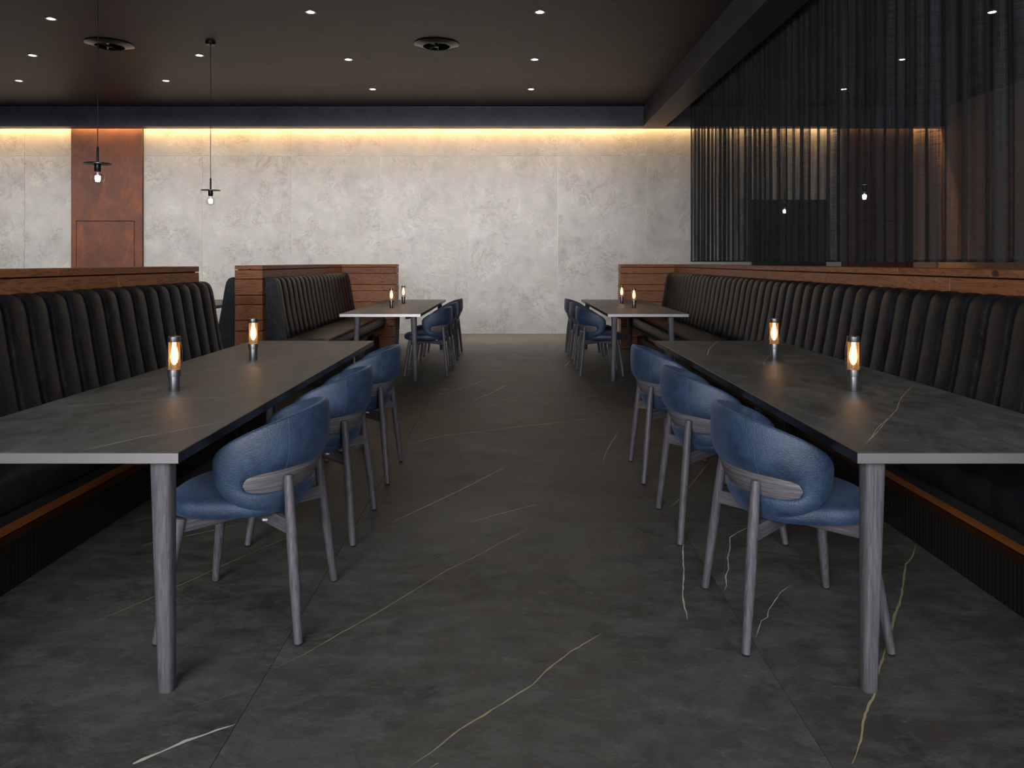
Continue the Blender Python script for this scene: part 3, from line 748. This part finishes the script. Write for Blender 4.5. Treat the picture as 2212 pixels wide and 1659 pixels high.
    for s in (-1, 1):
        a = Vector((-.205, s*.205, .384)); b = Vector((.19, -s*.19, .390)); L = (b-a).length
        bm = bmesh.new(); add_box(bm, (0, -.012, -.027), (L, .012, .024), .004)
        for v in bm.verts:
            k = abs(v.co.x/L-.5)*2
            if v.co.z < 0: v.co.z *= .55+.45*k
        ang = math.atan2(b.y-a.y, b.x-a.x)
        mesh_obj('cross_rail', bm_mesh('cross_rail', bm), M['ashx'], t, a, (0, 0, ang))
    # small woven tag
    tg = box('brand_tag', (-.128, .220, .411), (-.110, .2225, .419), M['tag'], t)
    bm = bmesh.new(); bmesh.ops.create_circle(bm, segments=20, radius=.0028, cap_ends=False)
    inner = bmesh.ops.create_circle(bm, segments=20, radius=.0014, cap_ends=False)
    bmesh.ops.bridge_loops(bm, edges=bm.edges[:])
    mesh_obj('tag_ring', bm_mesh('tag_ring', bm), M['white'], tg, (.0033, .0014, 0), (PI/2, 0, PI))
    cu = bpy.data.curves.new('tag_lettering', 'FONT'); cu.body = 'TON'; cu.size = .0048; cu.align_x = 'CENTER'; cu.align_y = 'CENTER'; cu.extrude = .0001; cu.offset = .00012
    tmp = bpy.data.objects.new('tmp', cu); COL.objects.link(tmp); dg = bpy.context.evaluated_depsgraph_get()
    me = bpy.data.meshes.new_from_object(tmp.evaluated_get(dg)); me.name = 'tag_lettering'; me.materials.clear(); bpy.data.objects.remove(tmp)
    mesh_obj('tag_lettering', me, M['white'], tg, (-.0040, .0014, 0), (PI/2, 0, PI))
    return t
def m_ash_curved():   # grain running horizontally around the rail: stretch along xy, dense in z
    n = NT('grey_stained_ash_rail'); fine = n.noise(n.obj((1.5, 1.5, 60)), 4, 6, .65, .4)
    c = n.mix(n.ramp(fine, [(.35, 0), (.65, 1)]), (.075, .068, .072), (.185, .172, .180)); n.set(Base_Color=c, Roughness=.5); n.bump(fine, .25, .002); return n.m
M['ashz'] = m_ash_curved()
CH = []
for ys, tab in (((2.745, 3.61, 4.54), 'near left'), ((8.52, 9.43, 10.33), 'far left')):
    for y, nm in zip(ys, ('nearest', 'middle', 'farthest')): CH.append((-.966, y, PI, nm, tab))
for ys, tab in (((2.68, 3.62, 4.54), 'near right'), ((8.53, 9.43, 10.33), 'far right')):
    for y, nm in zip(ys, ('nearest', 'middle', 'farthest')): CH.append((1.012, y, 0, nm, tab))
p0 = None
for x, y, rz, nm, tab in CH:
    if p0 is None: o = p0 = chair_proto()
    else: o = copy_tree(p0)
    o.location = (x, y, 0); o.rotation_euler = (0, 0, rz+random.uniform(-.012, .012))
    o['label'] = 'blue leather wraparound chair with grey wooden legs, %s of three at the %s table' % (nm, tab); o['group'] = 'blue leather dining chairs'

# ------------------------------------------------------------------ sheer curtain
t = thing('sheer_curtain', 'sheer black linen curtain hanging above the right-hand divider', 'curtain', (2.83, 0, 0))
y0, y1, n = 1.0, 11.72, 1400
verts = []; faces = []; nz = 10; zt, zb = 4.0, 1.297
for j in range(n+1):
    y = y0+(y1-y0)*j/n
    ph = y*2*PI/.20+4.5*noise.noise(Vector((y*1.3, 0, 0)))
    amp = .020*(1+.9*noise.noise(Vector((y*2.1, 5, 0))))
    for k in range(nz+1):
        f = k/nz; z = zb+(zt-zb)*f
        xx = amp*(.9+.25*(1-f))*math.sin(ph)+.012*math.sin(ph*2.3+1)+.006*noise.noise(Vector((y*2, z*.8, 0)))
        verts.append((xx, y, z))
for j in range(n):
    for k in range(nz):
        a = j*(nz+1)+k; faces.append((a, a+1, a+nz+2, a+nz+1))
me = bpy.data.meshes.new('fabric'); me.from_pydata(verts, [], faces)
for p in me.polygons: p.use_smooth = True
mesh_obj('fabric', me, M['curtain'], t)
verts = []; faces = []
for j in range(n+1):
    b = me.vertices[j*(nz+1)].co
    verts += [(b.x+.0015, b.y, b.z-.001), (b.x+.0015, b.y, b.z+.016)]
    if j: faces.append((2*j-2, 2*j, 2*j+1, 2*j-1))
me2 = bpy.data.meshes.new('hem'); me2.from_pydata(verts, [], faces)
mesh_obj('hem', me2, M['blackp'], t)
box('curtain_track', (-.02, y0, 3.995), (.02, y1, 4.019), M['bm'], t)
